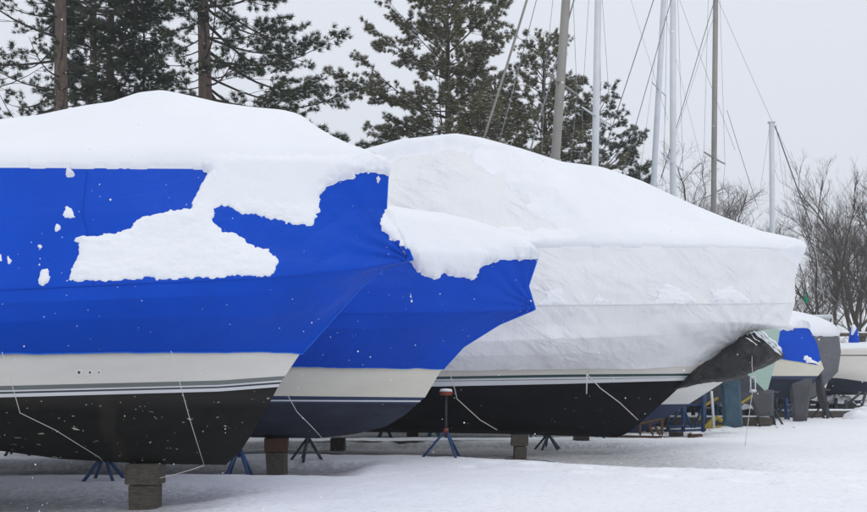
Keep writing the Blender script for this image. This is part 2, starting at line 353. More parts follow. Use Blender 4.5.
def snow_cover(loft,parent,vcap,polys,v0,T=.15,Tw=.04,nt=330,nv=170,t0=.0,seed=0,ragged=3.0,bare=None,wcap=.22,smallT=None,matn='snow'):
    """snow lying on a loft: real thickness, ragged edges"""
    nr=len(loft.r)-1
    t=np.linspace(t0,1,nt)**.9 if t0==0 else np.linspace(t0,1,nt); v=np.linspace(v0,nr,nv)
    TT,VV=np.meshgrid(t,v,indexing='ij')
    for side in(-1,1):
        P=loft.S(TT,VV,side); du=np.gradient(P,axis=0); dv=np.gradient(P,axis=1); nn=np.cross(du,dv)*(1 if side<0 else -1)
        nn/= (np.linalg.norm(nn,axis=-1,keepdims=True)+1e-9)
        px=HX+F*P[...,0]/P[...,1]; py=HY-F*(P[...,2]-EYE)/P[...,1]
        # metres up from the cap edge
        cum=np.concatenate([np.zeros((len(t),1)),np.cumsum(np.linalg.norm(np.diff(P,axis=1),axis=-1),1)],1)
        ic=int(np.argmin(abs(v-vcap))); dcap=cum-cum[:,ic:ic+1]
        dcap=dcap+.012*fbm(P[...,0]*5,P[...,2]*5,0,seed+2,3)
        if bare is not None and side<0:
            b=sdf(px,py,bare)/(F/P[...,1])+.26*fbm(P[...,0]*2.2,P[...,2]*2.2,0,seed+12,5); fe=-b; dcap=np.minimum(dcap,fe)
        m1=dcap; th=T*np.sqrt(np.clip(1-(1-np.clip(m1/wcap,0,1))**2,0,1))*(1+.15*fbm(P[...,0]*.7,P[...,1]*.7,0,seed+4,2))
        # thin at the stern-to-bow tip so the outline stays sharp
        if bare is not None and side<0: th=np.minimum(th,T*np.clip(fe/.55,0,1)**.8)
        m=m1.copy()
        if side<0:
            for pl in polys:
                d=(sdf(px,py,pl)+ragged*1.1*fbm(P[...,0]*6,P[...,2]*8,0,seed+5,5)+ragged*.55*fbm(P[...,0]*26,P[...,2]*30,0,seed+15,2))/(F/P[...,1])
                m=np.maximum(m,d); th=np.maximum(th,np.exp(-(np.clip(dcap,0,9)/.10)**2)*Tw*np.clip(d/.09,0,1)**.6*(1+.55*fbm(P[...,0]*3.0,P[...,2]*3.6,0,seed+6,3)+.30*fbm(P[...,0]*14,P[...,2]*18,0,seed+16,3)))
                th=np.maximum(th,np.where(dcap<.26,T*1.0*np.exp(-(np.clip(-dcap,0,9)/.34)**1.5)*np.sqrt(np.clip(1-(1-np.clip(d/.14,0,1))**2,0,1)),0))
            if polys:
                dd=np.max([sdf(px,py,pl) for pl in polys[:1]],0)/(F/P[...,1]); ww=(sstep(dd/.45)*np.exp(-(np.clip(np.abs(dcap)-.25,0,9)/.3)**2))[...,None]
                kz=np.hanning(int(min(121,len(v)//2)|1)); kz/=kz.sum(); h=len(kz)//2
                sm=lambda A:np.stack([np.stack([np.convolve(np.pad(A[i,:,c],h,mode='reflect',reflect_type='odd'),kz,'valid') for c in range(3)],-1) for i in range(len(t))])
                P=P*(1-ww)+sm(P)*ww; n2=sm(nn); n2/=np.linalg.norm(n2,axis=-1,keepdims=True); nn=nn*(1-ww)+n2*ww
        if bare is not None and side<0:
            dr=cum[:,-1:]-cum; rk=sstep((.42+.12*fbm(P[...,0]*2,P[...,0]*0,0,8,3)-dr)/.34); th=np.maximum(th,T*rk); m=np.maximum(m,np.where(rk>0,.01,-1))
        keep=m>-.03
        if keep.sum()<10: continue
        th=np.where(m<0,-.03,th)
        dirv=nn*.75+np.array([0,0,.45]); Q=P+dirv*th[...,None]
        Q[-1]=Q[-1]; fc=gridfaces(len(t),len(v),keep)
        used=np.unique(fc); re=np.full(Q.shape[0]*Q.shape[1],-1); re[used]=np.arange(len(used))
        if side<0: A=(Q.reshape(-1,3)[used],re[fc])
        else: B_=(Q.reshape(-1,3)[used],re[fc])
    vs=np.concatenate([A[0],B_[0]]); fs=np.concatenate([A[1],B_[1][:,::-1]+len(A[0])])
    return obj('snow_cap',vs,fs,M[matn],parent)
def rope(parent,pts,r=.006,m='rope',name='rope'):
    return MB().tube(np.array(pts,float),r,6).build(name,M[m],parent)
def jitter_line(a,b,n=8,sag=.0):
    a=np.array(a);b=np.array(b);t=np.linspace(0,1,n)[:,None]; p=a*(1-t)+b*t; p[:,2]-=sag*np.sin(np.pi*t[:,0]); return p
# =============================================================== BOAT 1 (nearest)
Y1=11.5
b1=root('boat',(-6,Y1,.5),'nearest boat, blue shrink wrap with ragged snow patch, cream topsides, flaking black bottom','boat','boats stored on blocks in a row')
kw=dict(Yc=Y1,B=1.66,X0=-11.6)
def rl(kw,end,pts,bf,**k): return Rail(kw['Yc'],kw['B'],kw['X0'],end,pts,bf,**k)
h1=Loft(Y1,[rl(kw,(226,465),[(-100,443),(0,451),(60,459),(145,464)],.0001),
 rl(kw,(240,452),[(-100,437),(0,444),(145,455)],.42,pw=1.8),
 rl(kw,(252,434),[(-100,425),(0,430),(145,436)],.80,pw=1.9),
 rl(kw,(266,410),[(0,412),(150,412)],.95,pw=2.0),
 rl(kw,(278,387),[(0,397.5),(220,391.5)],.985,pw=2.1),
 rl(kw,(280,384),[(0,394),(220,388.2)],.987,pw=2.1),
 rl(kw,(281,382),[(0,392),(220,386.5)],.989,pw=2.1),
 rl(kw,(282,380.2),[(0,390.5),(220,385)],.99,pw=2.1),
 rl(kw,(285,376),[(0,386),(220,380.5)],.992,pw=2.15),
 rl(kw,(302,351),[(0,352),(150,351)],1.0,pw=2.3),
 rl(kw,(303,347),[(0,345),(150,345)],.9,pw=2.3),rl(kw,(300,345),[(0,343)],.0001)])
h1.mesh('hull',[M['black1'],M['whiteline'],M['dkline'],M['greyline'],M['cream']],b1,140,3,[0,0,0,0,1,2,1,3,4,4,4],disp=False)
cv=dict(Yc=Y1,B=1.70,X0=-11.7)
c1=Loft(Y1,[rl(cv,(303,353.5),[(0,354),(170,352),(240,351.5)],1.0,pw=2.35),
 rl(cv,(362,287),[(0,322),(270,315),(330,306)],1.012,pw=3.5),
 rl(cv,(388,265),[(0,303),(270,294),(340,284)],1.02,pw=3.9),
 rl(cv,(414,260),[(0,290),(150,283),(270,278),(360,270)],1.02,pw=3.6),
 rl(cv,(402,230),[(0,250),(270,243),(360,238)],.985,pw=3.3),
 rl(cv,(387,208),[(0,215),(270,210)],.935,pw=3.4),
 rl(cv,(389,172),[(0,168),(200,169),(330,171)],.86,pw=2.8),
 rl(cv,(388,170),[(-100,150),(0,151),(60,143),(110,137),(160,126),(230,135),(290,141),(320,151),(345,160),(375,167)],.42,pw=2.4),
 rl(cv,(386,168.5),[(-100,140),(0,136),(43,131),(86,122),(116,117),(142,107),(163,104),(185,108),(220,116),(250,120),(282,123),(297,127),(310,138),(329,150),(345,158),(363,165),(375,168)],.0001)],tip=(*W(413,260,Y1)[[0,2]],.035,.7))
c1.mesh('shrink_wrap_cover',[M['blue']],b1,300,16)
poly1=[(196,160),(200,170),(209,176),(198,190),(190,207),(160,213),(143,217),(130,228),(100,236),(75,237),(73,241),(80,243),(77,257),(66,282),(140,280),(272,276),(277,262),(268,250),(250,244),(232,234),(222,231),(213,222),(214,209),(224,206),(240,212),(262,216),(290,224),(312,227),(319,212),(320,197),(326,189),(337,183),(352,178),(361,172),(389,176),(392,160)]
blob=lambda x,y,a,b:[(x+a*math.cos(q)*(1+.25*math.sin(3*q+x)),y+b*math.sin(q)*(1+.2*math.cos(2*q+y))) for q in np.linspace(0,6.283,14)[:-1]]
p1=[poly1,blob(69,213,5,7),blob(57,228,4,5.5),blob(44,277,5.5,9),blob(9,262,3,6),blob(0,258,3,5),blob(71,175,4,2.5),blob(40,247,2,3),blob(39,264,2,3.5),
 [(381,218),(386,211),(392,206),(409,226),(414,250),(406,250),(399,243),(389,239),(380,230)],blob(378,180,2,3)]
snow_cover(c1,b1,6.0,p1,3.0,T=.15,Tw=.036,nt=560,nv=250,t0=.42,seed=11,ragged=3.2)
# seam weld lines of the wrap
for vv,nm in((3.0,'wrap_seam'),):
    t=np.linspace(.3,.97,60); q=c1.S(t,np.full(60,vv)); rope(b1,q+np.array([0,-.004,0]),.006,'blue2','wrap_seam')
def hem(L,par,m,r,t0=.35,v=0.0,name='hem_band'):
    k=1-(1-np.linspace(t0,1,110))**1.3
    rope(par,L.S(k,np.full(110,v))+np.array([0,-r*.4,0]),r,m,name)
hem(c1,b1,'bluehem',.010)
vv=np.linspace(3.05,5.95,60); rope(b1,c1.S(np.full(60,.7125)-.004*np.sin(vv),vv)+np.array([0,-.003,0]),.005,'blue2','wrap_seam')
# front edge, from hull stem to the top corner
def front(L,par,m,r,n):
    vv=np.linspace(0,n,60); rope(par,L.S(np.full(60,.9995),vv),r,m,'hem_band')
front(c1,b1,'bluehem',.008,6)
rope(b1,[W(2,352,9.78),W(10,378,9.78),W(20,413,9.86),W(55,430,10.2),W(100,458,11.2),W(104,463,11.5)],.0035)
rope(b1,[W(171,351,9.82),W(178,372,9.84),W(179,380,9.84),W(190,420,9.95),W(204,465,11.3)],.0035)
rope(b1,jitter_line(W(204,465.5,11.3),W(160,478,11.3),6,.01)[:],.005)
for k,(px,py) in enumerate(((79,372.5),(90,372.5),(99,372.5))):
    dr=MB(); c=W(px,py,9.83); r_=.022-.004*k; q=[c+np.array([math.cos(a)*r_,0,math.sin(a)*r_]) for a in np.linspace(0,6.283,13)]
    dr.tube(q,.006,6,1); dr.box(c+np.array([0,.006,0]),(r_*1.3,.02,r_*1.3),m=0,bev=.006); dr.build('drain_fitting',[M['dkline'],M['whiteline']],b1)
# =============================================================== BOAT 2
Y2=15.2
b2=root('boat',(-5,Y2,.5),'second boat in the row, blue shrink wrap, thick snow cap, navy stripe, slate bottom','boat','boats stored on blocks in a row')
kw=dict(Yc=Y2,B=1.5,X0=-9.5)
h2=Loft(Y2,[rl(kw,(318,438.5),[(0,430),(250,437.5)],.0001),
 rl(kw,(356,434),[(0,427),(250,432.5)],.45,pw=1.8),rl(kw,(386,426.5),[(0,418),(250,424)],.78,pw=1.8),
 rl(kw,(405,415),[(300,413)],.93,pw=1.9),
 rl(kw,(418,403.5),[(280,403)],.97,pw=2.0),rl(kw,(420,402),[(280,401.3)],.972,pw=2.0),rl(kw,(421,400.5),[(280,400)],.974,pw=2.0),
 rl(kw,(425,397.5),[(280,396)],.98,pw=2.05),rl(kw,(443,367),[(280,366)],1,pw=2.3),rl(kw,(444,363),[(280,362)],.9,pw=2.3),rl(kw,(440,362),[(280,361)],.0001)])
h2.mesh('hull',[M['slate'],M['whiteline'],M['navy'],M['cream2']],b2,110,3,[0,0,0,0,2,1,2,3,3,3],disp=False)
cv=dict(Yc=Y2,B=1.54,X0=-9.6)
c2=Loft(Y2,[rl(cv,(444,369),[(300,367)],1.0,pw=2.35),rl(cv,(464,347),[(300,347)],1.01,pw=3.3),rl(cv,(500,324.5),[(300,330)],1.015,pw=3.5),
 rl(cv,(536,309.5),[(300,314),(450,313)],1.01,pw=3.0),rl(cv,(529,286),[(300,290),(480,285)],.96,pw=3.1),
 rl(cv,(538,259),[(300,262),(500,260)],.86,pw=2.8),
 rl(cv,(537,256),[(300,230),(400,228),(460,236),(500,246)],.42,pw=2.4),
 rl(cv,(535,253),[(300,218),(390,219),(440,224),(470,231),(500,242),(522,250)],.0001)])
c2.tip=(*W(534,307,Y2)[[0,2]],.03,.7)
c2.mesh('shrink_wrap_cover',[M['blue2']],b2,240,14)
poly2=[(380,240),(392,250),(404,256),(412,268),(420,274),(437,281),(444,276),(452,278),(462,278),(474,282),(478,276),(481,268),(490,264),(500,259),(537,260),(540,240),(380,200)]
snow_cover(c2,b2,5.0,[poly2,blob(529,301,3,2),blob(411,300,1,6)],3.0,T=.17,Tw=.042,nt=330,nv=150,t0=.5,seed=31,ragged=3.0)
hem(c2,b2,'bluehem',.008); front(c2,b2,'bluehem',.010,5)
t=np.linspace(.5,.96,50); rope(b2,c2.S(t,np.full(50,3.0))+np.array([0,-.004,0]),.006,'blue','wrap_seam')
rope(b2,[W(288,396,13.75),W(297,412,13.8),W(312,427,14.0),W(322,438,15.0)],.006)
# =============================================================== BOAT 3 (largest, white wrap)
Y3=19.2
b3=root('boat',(-2,Y3,.5),'largest boat, tall wrinkled white shrink wrap over a black hull with green stripe','boat','boats stored on blocks in a row')
kw=dict(Yc=Y3,B=1.86,X0=-8.2)
h3=Loft(Y3,[rl(kw,(617,437.5),[(380,432),(500,434),(600,437)],.0001),rl(kw,(626,434),[(400,428),(560,432)],.45,pw=1.9),
 rl(kw,(640,423),[(400,418),(560,420)],.80,pw=2.0),rl(kw,(668,398),[(400,400)],.95,pw=2.1),
 rl(kw,(687,380.5),[(440,386.5),(560,384)],.985,pw=2.2),rl(kw,(691,377.5),[(440,381.5),(560,380)],.987,pw=2.2),rl(kw,(692,377),[(440,380.8),(560,379.2)],.988,pw=2.2),
 rl(kw,(693,376),[(440,379.3),(560,377.3)],.99,pw=2.2),rl(kw,(697,373.5),[(440,376.6),(560,374.6)],.992,pw=2.2),
 rl(kw,(708,362),[(440,362)],1,pw=2.4),rl(kw,(708,358),[(440,358)],.0001)])
h3.mesh('hull',[M['black3'],M['whiteline'],M['greyline'],M['green'],M['cream']],b3,130,3,[0,0,0,0,1,2,1,3,4,4],disp=False)
cv=dict(Yc=Y3,B=1.92,X0=-8.3)
c3=Loft(Y3,[rl(cv,(703,365.5),[(440,371),(560,369),(640,369)],.985,pw=2.6),rl(cv,(722,350),[(440,357)],1.0,pw=3.4),rl(cv,(751,332),[(440,343)],1.0,pw=3.8),
 rl(cv,(788,327),[(440,328),(740,322)],1.003,pw=3.2),rl(cv,(795,303),[(440,306)],1.012,pw=3.4),
 rl(cv,(795,280),[(440,280)],.97,pw=3.5),rl(cv,(802,250),[(380,247),(700,247)],.88,pw=3.6),
 rl(cv,(802,248),[(300,190),(400,182),(455,170),(520,185),(560,196),(600,203),(640,214),(680,226),(720,236),(760,243)],.42,pw=3.0),
 rl(cv,(800,247),[(300,165),(365,157),(400,147),(455,141),(480,145),(520,156),(560,169),(600,174),(640,188),(680,207),(720,224),(760,239)],.0001)])
c3.tip=(*W(740,345,Y3)[[0,2]],.03,1.2)
c3.mesh('shrink_wrap_cover',[M['white_wrap']],b3,240,14)
bare=[(300,172),(365,163),(400,154),(455,147),(470,153),(490,172),(508,192),(535,212),(556,230),(525,236),(500,228),(470,236),(440,260),(300,260)]
tuft=[[(655,304),(657,289),(668,284),(682,287),(690,293),(697,303)],[(708,303),(712,292),(727,287),(742,292),(752,304)],[(540,304),(545,292),(560,290),(566,303)],[(588,304),(598,296),(610,300),(616,304)]]
snow_cover(c3,b3,6.0,tuft,4.0,T=.14,Tw=.032,nt=420,nv=170,t0=.42,seed=51,ragged=4.0,bare=bare,wcap=.3)
t=np.linspace(.4,.995,70); rope(b3,c3.S(t,np.full(70,4.0))+np.array([0,-.006,0]),.008,'white_wrap','wrap_seam')
# black tarp lashed under the bow
def tarp(parent,Yc,cs,rad,wid,name='bow_tarp',m='blacktarp',seed=0,amp=.30):
    n=150;k=56; t=np.linspace(0,1,n); L=np.linspace(0,1,len(cs)); cs=np.array(cs,float)
    cx=np.interp(t,L,cs[:,0]);cy=np.interp(t,L,cs[:,1]);rr=np.interp(t,L,rad);ww=np.interp(t,L,wid)
    T_,A_=np.meshgrid(t,np.linspace(0,2*np.pi,k,endpoint=False),indexing='ij')
    a=1+amp*(1-2.2*np.abs(fbm(T_*7+np.cos(A_)*1.3,np.sin(A_)*2.2+T_*5,0,seed,4)))+amp*.35*fbm(T_*30,np.sin(A_)*5,np.cos(A_)*5,seed+1,3)-amp*.5
    c=np.stack([(cx-HX)*Yc/F,cx*0+Yc,EYE+(HY-cy)*Yc/F],-1)
    v=c[:,None,:]+np.stack([.35*np.cos(A_)*0,-np.cos(A_)*ww[:,None]*a,np.sin(A_)*rr[:,None]*a*Yc/F],-1)
    f=[(i*k+j,i*k+(j+1)%k,(i+1)*k+(j+1)%k,(i+1)*k+j) for i in range(n-1) for j in range(k)]+[tuple(range(k)),tuple((n-1)*k+j for j in range(k))[::-1]]
    return obj(name,v.reshape(-1,3),f,M[m],parent)
tarp(b3,Y3,[(672,390),(682,385),(692,378),(703,373),(715,369),(732,361),(745,355.5),(758,351),(770,353.5),(783,356)],[.5,3,8,10,13.5,19,20.5,18.5,10.5,1.5],[.04,.12,.22,.3,.4,.5,.55,.5,.3,.06],seed=3,amp=.13)
sw=MB(); rng0=np.random.default_rng(8)
for a,b,q0 in(((746,337),(771,356),.014),((750,334),(776,355),.010),((754,331),(781,355),.03),((757,331),(783,353),.022),((761,331),(783,350),.026)):
    A=W(*a,18.62);B=W(*b,18.95); q=jitter_line(A,B,11)+rng0.normal(0,.010,(11,3)); sw.tube(q,q0*np.array([.2,.7,1.1,.5,1.2,.6,1.0,.5,1.1,.6,.2]),5)
sw.build('snow_streak',M['snow'],b3)
rope(b3,[W(449,371,17.33),W(455,390,17.35),W(457,399,17.36),W(480,420,17.5),W(497,430,17.8)],.008)
rope(b3,[W(587,374,17.5),W(600,388,17.6),W(620,403,18.0),W(638,420,18.9)],.009); rope(b3,[W(587,374,17.45),W(586.5,394,17.45)],.013)
rope(b3,[W(586,373,17.5),W(600,366,17.4)],.007)
# hanging line with a white fitting from the bow
fit=MB(); 
for dx in(-.045,.045): fit.tube([W(753,377,18.4)+np.array([dx,0,0]),W(753,392,18.4)+np.array([dx,0,0])],.012,6)
fit.box(W(753,391,18.4),(.12,.08,.06),bev=.015); fit.box(W(753,377,18.4),(.10,.05,.03),bev=.01); fit.build('hanging_fitting',M['whiteline'],b3)
rope(b3,[W(753,376,18.4),W(752,366,18.5),W(752,352,18.7)],.006); rope(b3,jitter_line(W(752.5,392,18.4),W(745,446,18.2),8,-.03),.006)
# =============================================================== boats of the far cluster
def simple_hull(parent,Yc,B,X0,rails,mats,bands,nt=70,name='hull'):
    kw=dict(Yc=Yc,B=B,X0=X0)
    L=Loft(Yc,[rl(kw,e,p,bf,pw=pw) for e,p,bf,pw in rails]); L.mesh(name,mats,parent,nt,2,bands,disp=False); return L
def fin(parent,Yc,pts,th,m,name='keel'):
    """a fin from its side outline, thick in the middle and fine at its edges"""
    p=np.array([W(x,y,Yc) for x,y in pts]); c=p.mean(0); n=len(p)
    inner=c+(p-c)*.72
    v=np.concatenate([p,inner+[0,-th/2,0],inner+[0,th/2,0]]); f=[]
    for i in range(n):
        j=(i+1)%n; f+=[(i,j,n+j,n+i),(j,i,2*n+i,2*n+j)]
    f+=[tuple(n+i for i in range(n)),tuple(2*n+i for i in range(n))[::-1]]
    return obj(name,v,f,M[m],parent,False)
def mast(parent,Yc,bot,top,w,m,spr=(),extra=None):
    A=W(*bot,Yc);B=W(*top,Yc); d=(B-A)/np.linalg.norm(B-A); A=A-d*((A[2]-2.0)/d[2])
    mb=MB().tube([A,(A+B)/2,B],[w/2,w/2,w/2*.92],12); ms=mb.build('mast',M[m],parent)
    for (x0,y0,x1,y1,dy) in spr:
        P0=W(x0,y0,Yc-dy);P1=W(x1,y1,Yc+dy); t=((x0+x1)/2); mid=A+d*(((P0[2]+P1[2])/2-A[2])/d[2])
        s=MB(); s.tube([P0,mid],[.022,.035],6); s.tube([mid,P1],[.035,.022],6); s.build('spreader',M[m],ms)
    MB().box(B+np.array([0,0,.03]),(.28,.12,.06),bev=.02).build('masthead',M[m],ms)
    return ms
def stay(parent,Yc,a,b,r=.008,m='wire'):
    return MB().tube(jitter_line(W(*a,Yc),W(*b,Yc),7,.03),r,5).build('stay',M[m],parent)
GR='boats stored on blocks in a row'
# boat 4
Y4=23.7
b4=root('sailboat',(1,Y4,.5),'white hull just beyond the white-wrapped boat, teal rudder and thick grey mast','sailboat',GR)
simple_hull(b4,Y4,1.4,-6,[((640,433),[(400,428)],.0001,1.8),((655,425),[(400,418)],.7,1.9),((689,404),[(400,400),(655,404.5)],.95,2.0),((722,383),[(500,384)],.99,2.1),((748,362),[(400,362)],1,2.2),((748,356),[(400,354)],.0001,2.2)],[M['navy'],M['white']],[0,0,1,1,1])
fin(b4,Y4+.3,[(720,380),(740,380),(743,427),(734,428),(723,425)],.14,'teal','rudder')
fin(b4,Y4,[(560,425),(640,425),(620,434),(570,434)],.2,'greybot')
m4=mast(b4,Y4,(555,165),(569,-45),.23,'alugrey',[(545,72,577,94,.75)])
stay(b4,Y4-.8,(483,141),(531,-14),.03,'alugrey'); stay(b4,Y4-.5,(497,150),(540,-14),.010); stay(b4,Y4,(528,158),(578,-14),.02,'wire')
stay(b4,Y4-.75,(545,72),(556,-30),.006); stay(b4,Y4+.75,(577,94),(572,-30),.006); stay(b4,Y4+.7,(577,94),(570,170),.006); stay(b4,Y4-.7,(545,72),(541,170),.006)
# boat 5
Y5=26.7
b5=root('sailboat',(3,Y5,.5),'pale mint green hull end showing beneath the black bow tarp','sailboat',GR)
simple_hull(b5,Y5,1.3,-4,[((744,404),[(500,400)],.0001,1.8),((758,401),[(600,398)],.7,1.9),((767,393),[(500,372),(700,368),(746,373),(756,382)],.93,2.4),((775,364),[(500,352)],.99,2.5),((780,331),[(500,332)],1,2.6),((774,327),[(500,326)],.0001,2.6)],[M['greybot'],M['mint']],[0,0,1,1,1])
fin(b5,Y5,[(744,388),(774,390),(773,416),(757,417)],.15,'greyfin','rudder')
m5=mast(b5,Y5,(595,170),(599,-45),.20,'alu',[(582,107,611,125,.75)])
stay(b5,Y5,(601,160),(658,-14),.012,'darkwire'); stay(b5,Y5,(601,170),(600,-30),.006); stay(b5,Y5+.6,(611,125),(606,172),.006); stay(b5,Y5-.7,(582,107),(584,176),.006)
stay(b5,Y5-.7,(582,107),(590,-20),.006); stay(b5,Y5+.7,(611,125),(601,-20),.006); stay(b5,Y5,(620,180),(675,-14),.010,'darkwire')
# boat 6
Y6=30.0
b6=root('sailboat',(6,Y6,.6),'small cream hull in a short blue cover, between the mint hull and grey tarp','sailboat',GR)
kw6=dict(Yc=Y6,B=1.35,X0=-2)
simple_hull(b6,Y6,1.3,-2,[((790,398),[(600,400)],.0001,1.8),((806,392),[(600,396),(770,396)],.6,1.9),((816,380),[(600,380),(775,379)],.95,2.2),((818,376),[(770,376)],.96,2.2),((824,369),[(770,359)],.995,2.6),((821,361),[(770,354)],.98,2.8),((818,358),[(770,350)],.0001,2.6)],[M['slate'],M['navy'],M['cream2']],[0,0,1,2,2,2],60)
cc=Loft(Y6,[rl(kw6,(822,366),[(700,354),(776,358)],1.02,pw=2.8),rl(kw6,(817,343),[(700,343)],1.0,pw=3.0),rl(kw6,(809,328),[(700,331)],.8,pw=3.0),rl(kw6,(806,324),[(700,318)],.0001,pw=3.0)])
cc.mesh('shrink_wrap_cover',[M['blue']],b6,60,4)
snow_cover(cc,b6,2.0,[[(776,330),(790,331),(800,326),(812,328),(812,310),(776,310)],[(803,354),(812,358),(818,362),(822,370),(824,378),(819,378),(812,368),(804,362)]],0.0,T=.17,Tw=.06,nt=160,nv=70,t0=.5,seed=71,ragged=2.0,wcap=.4)
fin(b6,Y6-.1,[(788,378),(813,378),(807,421),(793,422)],.15,'greyfin','rudder')
mast(b6,Y6,(673,200),(673,-40),.20,'alu',[(664,157,683,170,.7)])
stay(b6,Y6,(661,178),(717,-8),.011,'darkwire'); stay(b6,Y6-.6,(664,157),(668,-30),.006); stay(b6,Y6+.6,(683,170),(677,-30),.006); stay(b6,Y6,(676,-10),(735,150),.006)
stay(b6,Y6+.6,(683,170),(680,206),.006)
# boat 7
Y7=33.0
b7=root('sailboat',(8,Y7,.6),'boat end draped in a loose grey tarp hanging almost to the snow','sailboat',GR)
simple_hull(b7,Y7,1.3,0,[((800,404),[(700,402)],.0001,1.8),((815,398),[(700,396)],.7,1.9),((826,388),[(700,388)],.95,2.1),((834,360),[(700,360)],1,2.3),((832,354),[(700,354)],.0001,2.3)],[M['slate'],M['white']],[0,0,1,1])
kw7=dict(Yc=Y7,B=1.4,X0=0)
c7=Loft(Y7,[rl(kw7,(826,384),[(700,400),(815,398)],.9,pw=2.6),rl(kw7,(838,372),[(700,376)],1.0,pw=3.0),rl(kw7,(841,352),[(700,352)],1.05,pw=3.2),rl(kw7,(839,336),[(700,335)],.95,pw=3.2),rl(kw7,(836,330),[(700,312),(790,316),(815,322)],.0001,pw=3.0)])
c7.mesh('tarp',[M['greytarp']],b7,60,5)
snow_cover(c7,b7,3.0,[],2.0,T=.22,Tw=.1,nt=120,nv=50,t0=.5,seed=81,wcap=.4)
tarp(b7,Y7-1.0,[(817,372),(819,386),(823,398),(827,410),(829,420)],[12,14,11,8,2],[.14,.2,.18,.12,.03],'hanging_tarp_end','greytarp',9,.5)
mast(b7,Y7,(713.5,215),(716,-40),.19,'alugrey',[(704,152,725,164,.7)])
stay(b7,Y7,(716,-5),(776,130),.006); stay(b7,Y7-.6,(704,152),(709,-30),.006); stay(b7,Y7+.6,(725,164),(719,-30),.006); stay(b7,Y7+.6,(725,164),(720,218),.006); stay(b7,Y7,(660,182),(716,10),.006); stay(b7,Y7,(727,110),(757,205),.009,'darkwire')
# boat 8
Y8=36.0
b8=root('sailboat',(14,Y8,.7),'long white hull at the right edge with snow on deck','sailboat',GR)
k8=dict(Yc=Y8,B=1.5,X0=10.5)
L8=simple_hull(b8,Y8,1.4,10.2,[((930,402),[(860,395),(880,394)],.0001,1.8),((950,392),[(838,380),(867,391)],.7,1.9),((960,379),[(838,378),(867,382)],.95,2.1),((975,356),[(840,356)],.985,2.1),((976,354.5),[(840,355)],.987,2.1),((980,346),[(838,349)],1,2.2),((975,342),[(838,345)],.0001,2.2)],[M['slate'],M['cream'],M['dkline']],[0,0,1,2,1,1])
kk=dict(Yc=Y8,B=1.36,X0=10.4)
s8=Loft(Y8,[rl(kk,(976,345),[(838,349)],1,pw=2.3),rl(kk,(974,341),[(838,345)],.92,pw=2.3),rl(kk,(970,338),[(838,343)],.0001,pw=2.3)])
s8.mesh('snow_cap',[M['snow_rough']],b8,60,4)
cw=MB()
cw.tube([W(854,349,Y8),W(854,343,Y8),W(854,336,Y8),W(853.5,327,Y8)],[.28,.2,.17,.12],10); cw.build('winch_cover',M['blue'],b8)
MB().tube([W(852,335,Y8-.15),W(854,328,Y8-.15),W(853,325,Y8-.1)],[.04,.09,.06],7).build('snow_patch',M['snow'],b8)
m8=mast(b8,Y8,(772.5,235),(771.5,123),.20,'alu')
MB().tube([W(800,317,Y8),W(832,316.5,Y8)],.075,8).build('boom',M['alu'],b8)
stay(b8,Y8,(775,126),(812,228),.022,'darkwire'); stay(b8,Y8,(774,124),(840,260),.006); stay(b8,Y8,(812,228),(824,300),.008,'alu'); stay(b8,Y8,(770,124),(757,210),.005); stay(b8,Y8,(776,124),(790,240),.005)
fl=MB().tube([W(806,294,Y8),W(805,298,Y8),W(806.5,301,Y8),W(806,303,Y8)],[.02,.07,.09,.05],6); fl.build('pennant',M['flag'],b8); stay(b8,Y8,(806,295),(807,240),.004)
# boat 9 and 10 behind
Y9=40.0
b9=root('sailboat',(9,Y9,.6),'low white hull seen beneath the small cream hull, pale blue mast','sailboat',GR)
simple_hull(b9,Y9,1.3,2,[((800,418),[(700,416)],.0001,1.8),((840,410),[(700,408)],.8,1.9),((868,400),[(700,405)],.95,2.1),((880,384),[(700,386)],1,2.2),((875,382),[(700,382)],.0001,2.2)],[M['slate'],M['white']],[0,0,1,1])
mast(b9,Y9,(653,192),(666,-40),.24,'alublue',[(652,82,666,96,1.0)])
stay(b9,Y9,(655,60),(640,175),.006); stay(b9,Y9,(664,10),(706,180),.006); stay(b9,Y9-.5,(628,-10),(668,120),.006); stay(b9,Y9,(666,96),(662,190),.006)
b10=root('sailboat',(11,38,.6),'dark navy hull low in the shadow behind the blue cradle','sailboat',GR)
simple_hull(b10,38.0,1.3,7.0,[((750,424),[(600,424)],.0001,1.8),((765,416),[(600,418)],.8,1.9),((780,404),[(600,404)],.95,2.1),((792,384),[(600,388)],1,2.2),((786,382),[(600,384)],.0001,2.2)],[M['greybot'],M['navy']],[0,0,1,1])
# ------------------------------------------------------------------ stands, blocks, racks
STANDS=[ # px, foot py, Y, height of pad, legs, material, label
 (104,488,13.3,.62,4,'bluesteel','blue jack stand left of the timber blocks under the nearest boat'),
 (239,478,14.2,.95,4,'bluesteel','blue jack stand behind the bow end of the nearest hull'),
 (308,466,16.6,.70,5,'bluegrey','slate jack stand with five splayed legs right of the rusty block pile'),
 (20,455,17.4,.8,4,'greysteel','jack stand whose legs just show under the hull at far left'),
 (385,439,23.2,.75,4,'bluegrey','small far jack stand seen left of the far block under the second bow'),
 (434,440,22.6,.75,4,'bluesteel','far jack stand directly behind the orange topped stand'),
 (548,457,20.6,.62,5,'bluegrey','jack stand just right of the tall block pile under the white-wrapped boat'),
 (533,447,22.4,.75,4,'greysteel','dark jack stand behind, between the tall block pile and slate stand'),
 (592,447,22.0,.75,4,'bluegrey','jack stand right of the square far block under the black hull')]
SG='jack stands propping the boats'
